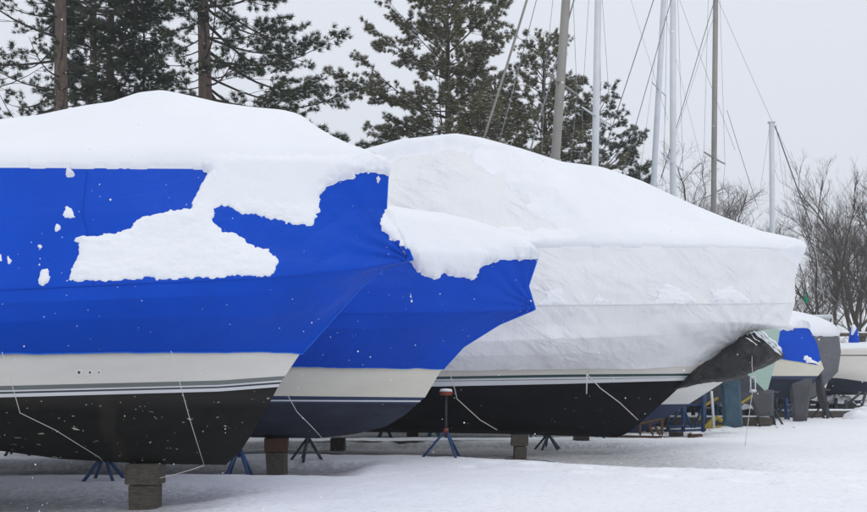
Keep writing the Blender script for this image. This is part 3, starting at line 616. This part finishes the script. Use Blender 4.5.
def stand(px,fy,Y,h,nl,m,label,spread=.30,pad=None,leg_top=.55,z0=None):
    x=(px-HX)*Y/F; z=gzz(x,Y)-.02 if z0 is None else z0
    r=root('jack_stand',(x,Y,z),label,'jack stand',SG)
    o=np.array([x,Y,z]); lt=h*leg_top
    MB().tube([o+[0,0,lt*.75],o+[0,0,h]],.022,8).build('post',M[m if pad is None else 'greysteel'],r)
    for k in range(nl):
        a=2*math.pi*(k+.35)/nl+x; MB().tube([o+[.02*math.cos(a),.02*math.sin(a),lt],o+[spread*math.cos(a),spread*.9*math.sin(a),0]],.025,6).build('leg',M[m],r)
    MB().tube([o+[0,0,lt-.06],o+[0,0,lt+.05]],.045,10).build('collar',M['orange' if pad else m],r)
    if pad:
        MB().tube([o+[0,0,h-.02],o+[0,0,h+.03],o+[0,0,h+.05]],[.10,.125,.11],14).build('pad',M['orange'],r)
        MB().tube([o+[0,0,h+.05],o+[0,0,h+.09],o+[0,0,h+.10]],[.12,.10,.03],14).build('snow_cap',M['snow'],r)
    else: MB().box(o+[0,0,h],(.22,.22,.04),bev=.01).build('pad',M['timber'],r)
for s in STANDS: stand(*s)
stand(446,457,17.1,1.13,3,'bluesteel','blue jack stand with orange-red pad and collar in front of the black hull',spread=.42,pad=True,leg_top=.42)
rng=np.random.default_rng(5)
def block(px0,px1,py0,py1,Y,label,m='timber',dy=.35,group='timber blocks under the keels'):
    A=W(px0,py1,Y);B=W(px1,py0,Y); c=(A+B)/2; d=np.abs(B-A); d[1]=dy
    o=MB().box(c,d,rz=rng.normal(0,.05),bev=.012,jit=.004,rng=rng).build('timber_block',M[m],None,False); tag(o,label,'block',group)
block(129,162,463,484,11.5,'wide upper timber block directly under the nearest keel',dy=.30)
block(132,159,484.4,510,11.5,'lower timber block standing in snow under the nearest keel',dy=.26)
block(265,288,437.5,452,15.2,'rusty brown upper block under the second boat','timber2',.3)
block(268,286,452.4,476,15.2,'grey lower block under the rusty brown block of the second boat')
block(511,528,434.5,446,18.6,'dark wide upper block under the white-wrapped boat',dy=.3)
block(514,526,446.4,462,18.6,'dark narrow lower block under the white-wrapped boat')
block(331,345,438,452,20.5,'small dark square block seen past the bow of the second boat')
block(407,418,429,441,23.7,'far dark block left of the orange padded jack stand')
block(574,588,434,450,21.2,'far square dark block right of the clustered jack stands')
for k,(x,y,w,lb) in enumerate(((631,441,10,'small snow dusted block, leftmost of the low row beyond the black bow'),(654,441,11,'low block second from left beyond the black bow'),(676,437,12,'low block below the left post of the blue cradle'),(695,439,12,'low block below the right post of the blue cradle'),(713,436,10,'small low block right of the blue cradle'),(727,436,12,'dark block under the teal rudder'),(764,434,12,'low block under the first grey rudder'),(780,433,9,'small block between the two grey rudders'),(797,433,10,'low block under the second grey rudder'))):
    Y=EYE*F/(y-HY); block(x-w/2,x+w/2,y-5,y+1.5,Y,lb,'timber2' if k in(1,3) else 'timber',.3,'low blocks on the snow by the far boats')
    c=W(x,y-5,Y); q=MB().box(c+np.array([0,0,.012]),(w*Y/F*.8,.22,.03),bev=.012,jit=.005,rng=rng).build('snow_dusting',M['snow'],None); ob=bpy.data.objects[-1] if False else q
    last=[o for o in COL.objects if o.name.startswith('timber_block')][-1]
    wl=ORG[q.name]; q.parent=last; q.location=wl-ORG[last.name]
# blue cradle
def bar(mb,a,b,Y,r=.03,Yb=None,n=6): mb.tube([W(*a,Y),W(*b,Yb or Y)],r,n)
YC=24.5
cr=root('boat_cradle',(W(684,431,YC)),'blue steel cradle on the snow beyond the black bow','cradle')
for a,b,yy,r_,nm in((((683,397),(683,432),0,.05,'post')),((703,390),(703,432),0,.05,'post'),((664,431),(706,430),0,.032,'base_bar'),((672,405),(704,405),0,.032,'cross_bar'),((683,408),(692,428),0,.03,'brace'),((683,408),(668,425),0,.03,'brace'),((703,405),(694,428),0,.03,'brace'),((685,399),(685,428),1.6,.04,'post'),((705,392),(705,428),1.6,.04,'post'),((668,427),(708,426),1.6,.04,'base_bar')):
    mb=MB(); bar(mb,a,b,YC+yy,r_); mb.build(nm,M['bluesteel'],cr)
f2=MB(); bar(f2,(663,397),(678,412),YC-.4,.04); bar(f2,(683,397),(683,392),YC,.09); f2.build('support_arm',M['greysteel'],cr)
cr2=root('timber_trestle',W(650,436,22.5),'brown timber trestle beside the black bow','trestle')
f=MB()
for a,b in(((640,422),(640,437)),((649,424),(653,436)),((662,418),(662,436)),((655,426),(660,436)),((618,436),(664,437)),((640,424),(664,419))): bar(f,a,b,22.4,.035)
f.build('timber_frame',M['timber2'],cr2,False)
f=MB(); f.tube([W(618,434.6,22.4),W(664,435.4,22.4)],.03,6); f.build('snow_cap',M['snow'],cr2)
yl=root('yellow_boat_stand',W(712,432,26),'dull yellow metal stand between blue cradle and teal rudder','boat stand')
f=MB()
for a,b,r_ in(((705,428),(716,417),.07),((716,417),(722,421),.06),((706,405),(718,398),.04),((740,404),(752,396),.035),((705,428),(722,426),.03),((705,405),(699,420),.03)): bar(f,a,b,26,r_)
f.build('frame',M['yellow'],yl,False)
def post(name,a,b,Y,r,m,label,cat): tag(MB().tube([W(*a,Y),W(*b,Y)],r,8).build(name,M[m]),label,cat)
post('white_post',(711.5,391),(714,428),25.5,.035,'alu','slim white upright between the blue cradle and teal rudder','post')
for k,(x,Y,lb) in enumerate(((738,29,'dark strut stand right of the teal rudder'),(772,28,'dark steel strut stand beneath the mint hull'),(786,31.5,'blue strut stand left of the second grey rudder'),(716,30,'blue strut stand behind the white post'),(668,29,'dark strut stand behind the brown trestle'),(757,27.5,'dark strut stand left of the first grey rudder'),(749,33,'far strut stand between teal and grey rudders'),(824,32,'dark strut stand under the hanging grey tarp'),(693,31,'far strut stand seen through the blue cradle'))):
    x0=(x-HX)*Y/F; s=root('strut_stand',(x0,Y,0),lb,'boat stand','strut stands under the far boats'); o=np.array([x0,Y,0.])
    mm='bluesteel' if k in(2,3) else 'greysteel'
    MB().tube([o,o+[0,0,1.1]],.06,8).build('post',M[mm],s)
    for a in(.4,2.5,4.6): MB().tube([o+[0,0,.7],o+[.5*math.cos(a),.5*math.sin(a),0]],.03,6).build('leg',M[mm],s)
    MB().box(o+[0,0,1.1],(.3,.3,.05),bev=.01).build('pad',M['timber'],s)
# grey cradles and tarped heaps under the far boats
for (xa,xb,yt,Y,lb) in ((648,668,404,27,'dark steel cradle half hidden behind the brown trestle'),(733,760,398,29.5,'dark steel cradle between the teal and first grey rudder'),(776,802,396,32,'dark steel cradle behind the second grey rudder'),(806,836,398,35.5,'dark steel cradle behind the hanging grey tarp'),(700,722,400,31.5,'dark steel cradle seen past the yellow stand')):
    yb=HY+EYE*F/Y; c=root('boat_cradle',((xa+xb-2*HX)/2*Y/F,Y,0),lb,'cradle','dark cradles under the far boats')
    for k,(a,b,r_,dy,nm) in enumerate((((xa,yt),(xa,yb),.06,0,'post'),((xb,yt),(xb,yb),.06,0,'post'),((xa,yb-2),(xb,yb-2),.07,.02,'base_bar'),((xa,(yt+yb)/2),(xb,yb-3),.035,.08,'brace'),((xa+4,yt+3),(xb,yt+8),.04,.08,'brace'),((xa+3,yt+4),(xa+3,yb-2),.05,1.2,'post'))):
        mb=MB(); bar(mb,a,b,Y+dy,r_); mb.build(nm,M['greysteel'],c)
    mb=MB(); A=W(xa,yb-3,Y);B=W(xb,yb-3,Y); mb.tube([A,(A+B)/2+[0,0,.02],B],[.03,.06,.03],6); mb.build('snow_cap',M['snow'],c)
def heap(px,py,Y,w,h,m,lb,seed):
    u,v=np.meshgrid(np.linspace(0,2*np.pi,49)[:-1],np.linspace(0,np.pi/2,16),indexing='ij'); c=W(px,py,Y); c[2]=-.02
    rr=1+.45*fbm(np.cos(u)*1.7,np.sin(u)*1.7,v*2.5,seed,4); P=c+np.stack([w/2*rr*np.cos(u)*np.cos(v)**.6,w/3*rr*np.sin(u)*np.cos(v)**.6,h*rr*np.sin(v)],-1)
    n,m_=u.shape; f=[(i*m_+j,((i+1)%n)*m_+j,((i+1)%n)*m_+j+1,i*m_+j+1) for i in range(n) for j in range(m_-1)]
    o=obj('tarped_heap',P.reshape(-1,3),f,M[m]); tag(o,lb,'tarp heap','covered heaps under the far boats')
    k=(P[...,2]>c[2]+h*.62); Q=P+[0,0,.03]; ff=gridfaces(n,m_,k)
    if len(ff): q=obj('snow_cap',Q.reshape(-1,3),ff,M['snow']); wl=ORG[q.name]; q.parent=o; q.location=wl-ORG[o.name]
heap(668,428,28.5,1.1,.75,'blacktarp','dark tarped heap left behind the blue cradle',1); heap(722,426,30.5,1.0,.9,'blacktarp','dark tarped heap behind the teal rudder',2)
heap(778,424,33.5,1.2,.8,'greytarp','grey tarped heap between the grey rudders',3); heap(836,421,36,1.5,.8,'blacktarp','dark tarped heap near the black stand',4); heap(748,424,31.8,1.0,.7,'blacktarp','low dark heap just right of the teal rudder',5)
# long snow topped skids
for k,(x0,x1,y,Y,lb) in enumerate(((640,770,426,27.5,'long dark skid beam behind the blue cradle, snow along its top'),(745,862,421,33,'long dark skid beam right of the rudders, snow along its top'),(700,800,416,35,'far skid beam behind the rudders'),(800,867,414,38,'far skid beam at the right edge'))):
    c=W((x0+x1)/2,y+3,Y); L=(x1-x0)*Y/F; c[2]=max(c[2],gzz(c[0],Y)+.12)
    o=MB().box(c,(L,.3,.22),rz=.02*(k-1),bev=.02,jit=.006,rng=rng).build('skid_beam',M['timber'],None,False); tag(o,lb,'beam','skid beams under the far boats')
    q=MB().box(c+np.array([0,0,.13]),(L*.97,.24,.07),rz=.02*(k-1),bev=.03,jit=.008,rng=rng).build('snow_cap',M['snow'],None); wl=ORG[q.name]; q.parent=o; q.location=wl-ORG[o.name]
# black stand at the far right
Yb=33.0
bs=root('black_boat_stand',W(846,429,Yb),'thin black stand with angled arms at the far right','boat stand')
f=MB()
for a,b,r_ in(((846,400),(846,430),.055),((846,412),(856,424),.04),((846,408),(838,424),.04),((846,405),(862,392),.045),((838,424),(858,425),.03),((856,424),(866,392),.05)): bar(f,a,b,Yb,r_)
f.build('frame',M['greysteel'],bs)
# lumps of snow and scrap at far right
for k,(px,py,Y,r_) in enumerate(((857,424,31.5,.32),(866,420,32,.4))):
    u,v=np.meshgrid(np.linspace(0,2*np.pi,25)[:-1],np.linspace(0,np.pi/2,9),indexing='ij'); c=W(px,py,Y); c[2]=gzz(c[0],Y)-.03
    rr=r_*(1+.25*fbm(np.cos(u)*2,np.sin(u)*2,v*2,k,3)); P=c+np.stack([rr*1.5*np.cos(u)*np.cos(v),rr*np.sin(u)*np.cos(v),rr*np.sin(v)],-1)
    n,m=u.shape; f=[(i*m+j,((i+1)%n)*m+j,((i+1)%n)*m+j+1,i*m+j+1) for i in range(n) for j in range(m-1)]
    tag(obj('snow_mound',P.reshape(-1,3),f,M['snow_rough']),['low snow mound beside the black stand','larger snow mound cut by the right edge'][k],'snow mound','snow mounds at the far right')
# fence far right on the bank
fe=root('rail_fence',(18,44.5,0),'weathered rail fence with snow on its rails beyond the boats at right','fence')
for i in range(11):
    x=11.5+i*2.0; z=gzz(x,44.5); MB().box((x,44.5,(z+3.55)/2),(.16,.16,3.55-z+.2),bev=.02).build('post',M['fence'],fe,False)
for z in(3.45,2.9): MB().box((21.6,44.4,z),(21,.07,.14),bev=.01).build('rail',M['fence'],fe,False)
MB().box((21.6,44.4,3.56),(21,.10,.07),bev=.03).build('snow_cap',M['snow'],fe)
# ------------------------------------------------------------------ trees
def perp(d,rg):
    a=rg.normal(0,1,3); a-=d*(a@d); return a/np.linalg.norm(a)
def make_tufts(rg,k=5,nn=16,L=.17,w=.016):
    out=[]
    for _ in range(k):
        v=[]
        for i in range(nn):
            th=rg.uniform(0,2*np.pi); el=rg.uniform(.25,1.35); d=np.array([math.cos(th)*math.sin(el),math.sin(th)*math.sin(el),math.cos(el)])
            s=perp(d,rg)*w*.5; b=np.array([0,0,rg.uniform(-.05,.03)]); l=L*rg.uniform(.7,1.1)
            v+=[b-s,b+s,b+d*l]
        out.append(np.array(v))
    return out
def pine(px,Y,H,zb,prof,seed,label,mn='needle',mb_='bark',tr=.22,dens=1.0,snow=.25,azw=None,L=.17,name='pine_tree',topz=None,el=(-10,20),nn=38,bw=.014):
    rg=np.random.default_rng(seed); x0=(px-HX)*Y/F; z0=gzz(x0,Y)-.1
    r=root(name,(x0,Y,z0),label,'pine tree','pine trees behind the boats'); o=np.array([x0,Y,z0])
    zz=np.linspace(0,H,14); wob=np.cumsum(rg.normal(0,.03,(14,2)),0); tp=np.stack([o[0]+wob[:,0],o[1]+wob[:,1],o[2]+zz],-1)
    MB().tube(tp,tr*(1-.85*zz/H)+.01,12).build('trunk',M[mb_],r)
    def trunk(z): return np.array([np.interp(z,zz,tp[:,i]) for i in range(3)])
    T5=make_tufts(rg,6,nn,L,bw); pos=[];dr=[]; br=MB(); knot=MB()
    z=zb; 
    while z<H*.985:
        nb=rg.integers(3,6)
        a0=rg.uniform(0,6.28)
        for k in range(nb):
            az=a0+k*6.283/nb+rg.normal(0,.3); fr=(z-zb)/(H-zb); Lb=prof(fr)*rg.uniform(.5,1.15)*(1+.3*vnoise(math.cos(az)*1.2+seed,math.sin(az)*1.2,z*.45,seed))
            if azw: Lb*=azw(az)
            if Lb<.3: continue
            el0=R(rg.uniform(el[0],el[1])+30*fr**2); dirh=np.array([math.cos(az),math.sin(az),0]); n=8
            s=np.linspace(0,1,n); droop=-.10*Lb*np.sin(s*np.pi*.8)*(1-fr)*1.4+.10*Lb*s**3
            side=np.array([-dirh[1],dirh[0],0]); bend=rg.normal(0,.10)*Lb*s**2
            P=trunk(z)+dirh*(s*Lb*math.cos(el0))[:,None]+side*bend[:,None]; P[:,2]+=s*Lb*math.sin(el0)+droop
            br.tube(P,np.linspace(.014+.008*Lb,.006,n),5,cap=False)
            nt_=max(4,int(Lb*4.2*dens))
            for j in range(nt_):
                q=rg.uniform(.22,1.0)**.75; base=np.array([np.interp(q,s,P[:,i]) for i in range(3)])
                sg=rg.choice([-1,1]); Lt=(.25+.42*Lb*(1-q)+.15*Lb*.4)*rg.uniform(.6,1.1); 
                d=dirh*.75+side*sg*rg.uniform(.3,1.0)+np.array([0,0,rg.uniform(-.15,.45)]); d/=np.linalg.norm(d)
                e=base+d*Lt+np.array([0,0,.06*Lt]); br.tube([base,(base+e)/2-[0,0,.02],e],[.010,.007,.005],3,cap=False)
                m=max(3,int(Lt*7.5*dens**.5))
                for w_ in range(m):
                    t=1-(w_/m)**1.3*.6; p=base+(e-base)*t+rg.normal(0,.05,3); pos.append(p); dd=d*.7+rg.normal(0,.45,3)+np.array([0,0,.45]); dr.append(dd/np.linalg.norm(dd))
        z+=rg.uniform(.32,.6)/dens**.3
    br.build('branches',M['twig'],r)
    pos=np.array(pos);dr=np.array(dr); n=len(pos); ref=np.where(abs(dr[:,2:3])<.9,np.array([[0,0,1.]]),np.array([[1.,0,0]]))
    a=np.cross(dr,ref); a/=np.linalg.norm(a,axis=1,keepdims=True); b=np.cross(dr,a); V=[]
    pick=rg.integers(0,6,n); scl=rg.uniform(.75,1.25,n)
    for k in range(6):
        i=np.where(pick==k)[0]; t=T5[k]
        V.append((pos[i][:,None]+scl[i][:,None,None]*(t[None,:,0:1]*a[i][:,None]+t[None,:,1:2]*b[i][:,None]+t[None,:,2:3]*dr[i][:,None])).reshape(-1,3))
    V=np.concatenate(V); obj('crown',V,np.arange(len(V)).reshape(-1,3),M[mn],r,False)
    # snow resting on tufts
    i=np.where(rg.random(n)<snow)[0]; c=pos[i]+[0,0,.03]; w=rg.uniform(.03,.08,len(i))[:,None]
    oct_=np.array([[1,0,0],[0,1,0],[-1,0,0],[0,-1,0],[0,0,.55],[0,0,-.3]]); stretch=np.ones((len(i),1,3)); stretch[:,0,0]=rg.uniform(.6,1.6,len(i))
    V=(c[:,None]+oct_[None]*w[:,None]*stretch).reshape(-1,3); fo=np.array([[0,1,4],[1,2,4],[2,3,4],[3,0,4],[1,0,5],[2,1,5],[3,2,5],[0,3,5]])
    obj('snow',V,(np.arange(len(i))[:,None,None]*6+fo[None]).reshape(-1,3),M['snow'],r)
    return r
pine(60,30,21,8.6,lambda f:4.0*(1-f)**.6+.3,1,'pine with a stout bare pinkish grey trunk at upper left',tr=.34,dens=.55,snow=.25,azw=lambda a:1 if math.cos(a)<.35 else .55)
pine(92,39,23,8.5,lambda f:2.9*(1-f)**.6+.4,2,'pine with a thinner trunk just right of the stout one',mn='needle_d',tr=.28,dens=1.35,snow=.12)
pine(112,36,22,8.5,lambda f:2.6*(1-f)**.5+.4,3,'dense dark pine, third trunk from the left','needle_d','bark2',tr=.28,dens=1.7,snow=.15)
pine(143,41,19,9.0,lambda f:1.8*(1-f)**.6+.3,14,'dark bushy pine crown filling the gap right of the third trunk','needle_d','bark2',tr=.12,dens=1.6,snow=.15)
pine(207,31,22,9.9,lambda f:5.4*(1-f)**.55+.3,4,'pine with long boughs reaching right, fourth trunk from the left',tr=.36,dens=1.0,snow=.3,el=(-20,10),azw=lambda a:1.0 if math.cos(a)>.1 else .3)
pine(-70,29,20,9.3,lambda f:2.7*(1-f)**.6+.3,5,'pine outside the left edge with only its bough tips showing',dens=.5,snow=.2)
pine(448,42,19.0,9.8,lambda f:3.9*(1-f)**.38+.4,6,'tall snow dusted pine in the middle, left of all the masts','needle2','bark',tr=.30,dens=1.3,snow=1,el=(0,38),bw=.019,L=.19)
pine(548,48,18.2,8.0,lambda f:4.3*(1-f)**.5+.3,7,'dense pine behind the thick grey mast','needle2','bark2',tr=.26,dens=1.2,snow=.9,el=(0,38),bw=.019,L=.19)
pine(602,50,15.4,7.0,lambda f:3.2*(1-f)**.45+.3,8,'shorter pine stretching right behind the white mast','needle','bark2',tr=.24,dens=1.2,snow=.8,el=(0,38),bw=.019,L=.19)
pine(498,54,17.0,8.5,lambda f:3.2*(1-f)**.6+.3,9,'farther pine filling the gap between the two tallest middle pines','needle2','bark2',tr=.22,dens=1.1,snow=.5,el=(0,38),bw=.019,L=.19)
pine(640,52,11.6,6.0,lambda f:2.0*(1-f)**.5+.3,15,'lowest small pine left of the pale blue mast','needle','bark2',tr=.16,dens=1.2,snow=.4,el=(0,38),bw=.019,L=.19)
def bare_tree(px,Y,H,seed,label,tr=.16,spread=.6,depth=6,zfrom=None,name='bare_tree'):
    rg=np.random.default_rng(seed); x0=(px-HX)*Y/F; z0=gzz(x0,Y)-.1; r=root(name,(x0,Y,z0),label,'tree','bare winter trees behind the boats')
    tk=MB(); cr=MB(); sn=MB()
    def grow(p,d,L,rad,k):
        n=5; pts=[p]; q=p.copy(); dd=d.copy()
        for i in range(n-1):
            dd=dd+rg.normal(0,.11,3)+np.array([0,0,.05 if k>0 else .0]); dd/=np.linalg.norm(dd); q=q+dd*L/(n-1); pts.append(q.copy())
        (tk if k==0 else cr).tube(pts,np.linspace(rad,rad*.62,n),6 if k<2 else 3,cap=False)
        if k in(1,2,3) and abs(dd[2])<.75 and rg.random()<.6: sn.tube([u+np.array([0,0,rad*.8]) for u in pts],rad*.75,3,cap=False)
        if k>=depth: return
        nb=rg.integers(3,5)
        for j in range(nb):
            t=rg.uniform(.25 if k else .35,1.0); i=min(int(t*(n-1)),n-2); base=pts[i]+(pts[i+1]-pts[i])*(t*(n-1)-i)
            e=perp(dd,rg); nd=dd*rg.uniform(.45,.9)+e*spread*rg.uniform(.6,1.3)+np.array([0,0,.10 if k<2 else .16]); nd/=np.linalg.norm(nd)
            grow(base,nd,L*rg.uniform(.5,.8),rad*(.34+.22*rg.random()) if j else rad*.6,k+1)
        if k<3: grow(pts[-1],(dd+rg.normal(0,.15,3)),L*.75,rad*.62,k+1)
    grow(np.array([x0,Y,z0]),np.array([0,0,1.]),H*.38,tr,0)
    tk.build('trunk',M['bare'],r); cr.build('crown',M['bare2'],r)
    if sn.n: sn.build('snow',M['snow'],r)
    return r
BT=[(852,58,12.8,21,'tall bare tree near the right edge, its trunk forking above the deck',.17,.45,7),(872,54,12.2,22,'bare tree cut by the right edge',.19,.45,7),(826,62,11.4,23,'slender bare tree left of the tallest ones at right',.12,.45,7),
 (808,60,6.7,24,'low bare sapling just past the white bow',.10,.7,6),(838,66,12.8,25,'faint bare tree behind the tall forked one',.15,.45,6),
 (693,62,13.0,26,'bare treetop between the white mast and the tall grey mast',.20,.75,7),(752,64,11.9,27,'bare treetop left of the shortest mast',.18,.75,7),(728,70,11.2,28,'low bare treetop right of the tall grey mast',.16,.7,6),
 (666,66,11.3,29,'bare treetop peeking beside the pale blue mast',.15,.7,6),(786,72,8.2,30,'faint bare treetop right of the shortest mast base',.12,.7,5),(890,60,11,41,'bare tree outside the right edge, limbs reaching in',.2,.7,6)]
for b in BT: bare_tree(*b)
# snowy brush on the bank
def brush():
    rg=np.random.default_rng(77); m=MB(); s=MB()
    for i in range(1300):
        x=rg.uniform(9,34); y=rg.uniform(47,62); z=gzz(x,y); h=rg.uniform(.6,2.4); 
        d=np.array([rg.normal(0,.35),rg.normal(0,.3),1]); p=np.array([x,y,z]); a=p+d*h*.5+rg.normal(0,.06,3); b=p+d*h+rg.normal(0,.15,3)
        m.tube([p,a,b],[.022,.015,.006],3,cap=False)
        for j in range(3): t=rg.uniform(.3,.9); q=p+(b-p)*t; m.tube([q,q+rg.normal(0,.28,3)+[0,0,.15]],[.010,.005],3,cap=False)
        if rg.random()<.5: s.tube([p+(b-p)*.4+[0,0,.02],b+[0,0,.02]],.022,3,cap=False)
    o=m.build('brush',M['bare2'],None); tag(o,'tangle of leafless brush on the snowy bank at right','brush',kind='stuff')
    o=s.build('snow_on_brush',M['snow'],None); tag(o,'snow clinging to the leafless brush on the bank','snow',kind='stuff')
brush()
# falling snow
rg=np.random.default_rng(99); n=2100; Yf=rg.uniform(3.0,26,n)**1.0; pxf=rg.uniform(-60,930,n); zf=EYE+(HY-rg.uniform(-40,520,n))*Yf/F
c=np.stack([(pxf-HX)*Yf/F,Yf,zf],-1); c=c[zf>.25]; w=rg.uniform(.0016,.0042,len(c))[:,None,None]
oct_=np.array([[1,0,0],[0,1,0],[-1,0,0],[0,-1,0],[0,0,1.],[0,0,-1]]); V=(c[:,None]+oct_[None]*w).reshape(-1,3); fo=np.array([[0,1,4],[1,2,4],[2,3,4],[3,0,4],[1,0,5],[2,1,5],[3,2,5],[0,3,5]])
tag(obj('falling_snow',V,(np.arange(len(c))[:,None,None]*6+fo[None]).reshape(-1,3),M['flake']),'snowflakes drifting down in front of the boats','snowflakes',kind='stuff')
# ------------------------------------------------------------------ haze
HAZE=.0012
if HAZE:
    hb=MB().box((0,60,13),(320,260,30)); m=bpy.data.materials.new('haze'); m.use_nodes=True; nt=m.node_tree; nt.nodes.clear()
    out=nt.nodes.new('ShaderNodeOutputMaterial'); pv=nt.nodes.new('ShaderNodeVolumePrincipled'); pv.inputs['Density'].default_value=HAZE; pv.inputs['Color'].default_value=(.93,.95,.98,1)
    nt.links.new(pv.outputs[0],out.inputs['Volume']); tag(hb.build('haze',m,None,False),kind='stuff')
# ------------------------------------------------------------------ light, sky, camera
w=bpy.data.worlds.new('World'); sc.world=w; w.use_nodes=True; nt=w.node_tree; bg=nt.nodes['Background']
sky=nt.nodes.new('ShaderNodeTexSky'); sky.sky_type='NISHITA'; sky.sun_disc=False; sky.sun_elevation=R(50); sky.sun_rotation=R(200); sky.air_density=1; sky.dust_density=4
hs=N(nt,'ShaderNodeHueSaturation',Saturation=.12,Value=.25); nt.links.new(sky.outputs[0],hs.inputs['Color'])
tc=nt.nodes.new('ShaderNodeTexCoord'); sp=nt.nodes.new('ShaderNodeSeparateXYZ'); nt.links.new(tc.outputs['Generated'],sp.inputs[0])
cl=ramp(nt,sp.outputs['Z'],[(0,(8.3,8.7,9.4)),(.25,(8.2,8.65,9.5)),(.55,(8.5,8.9,9.8)),(1,(9.6,9.95,10.7))])
mx=mix(nt,.9,hs.outputs[0],cl); nt.links.new(mx,bg.inputs['Color']); bg.inputs['Strength'].default_value=.1
sl=bpy.data.lights.new('Sun','SUN'); sl.energy=.6; sl.angle=R(25); sl.color=(1,.97,.93); so=bpy.data.objects.new('Sun',sl); COL.objects.link(so); so.rotation_euler=(R(32),R(8),R(20))
cam=bpy.data.cameras.new('Camera'); co=bpy.data.objects.new('Camera',cam); COL.objects.link(co); sc.camera=co
co.location=(0,0,EYE); co.rotation_euler=(R(90),0,0); cam.lens=F/867*36; cam.sensor_width=36; cam.shift_y=(HY-256)/867; cam.clip_end=3000
vs=sc.view_settings; sc.display_settings.display_device='sRGB'; vs.view_transform='Standard'; vs.look='None'; vs.gamma=1; vs.use_curve_mapping=False; vs.exposure=.05
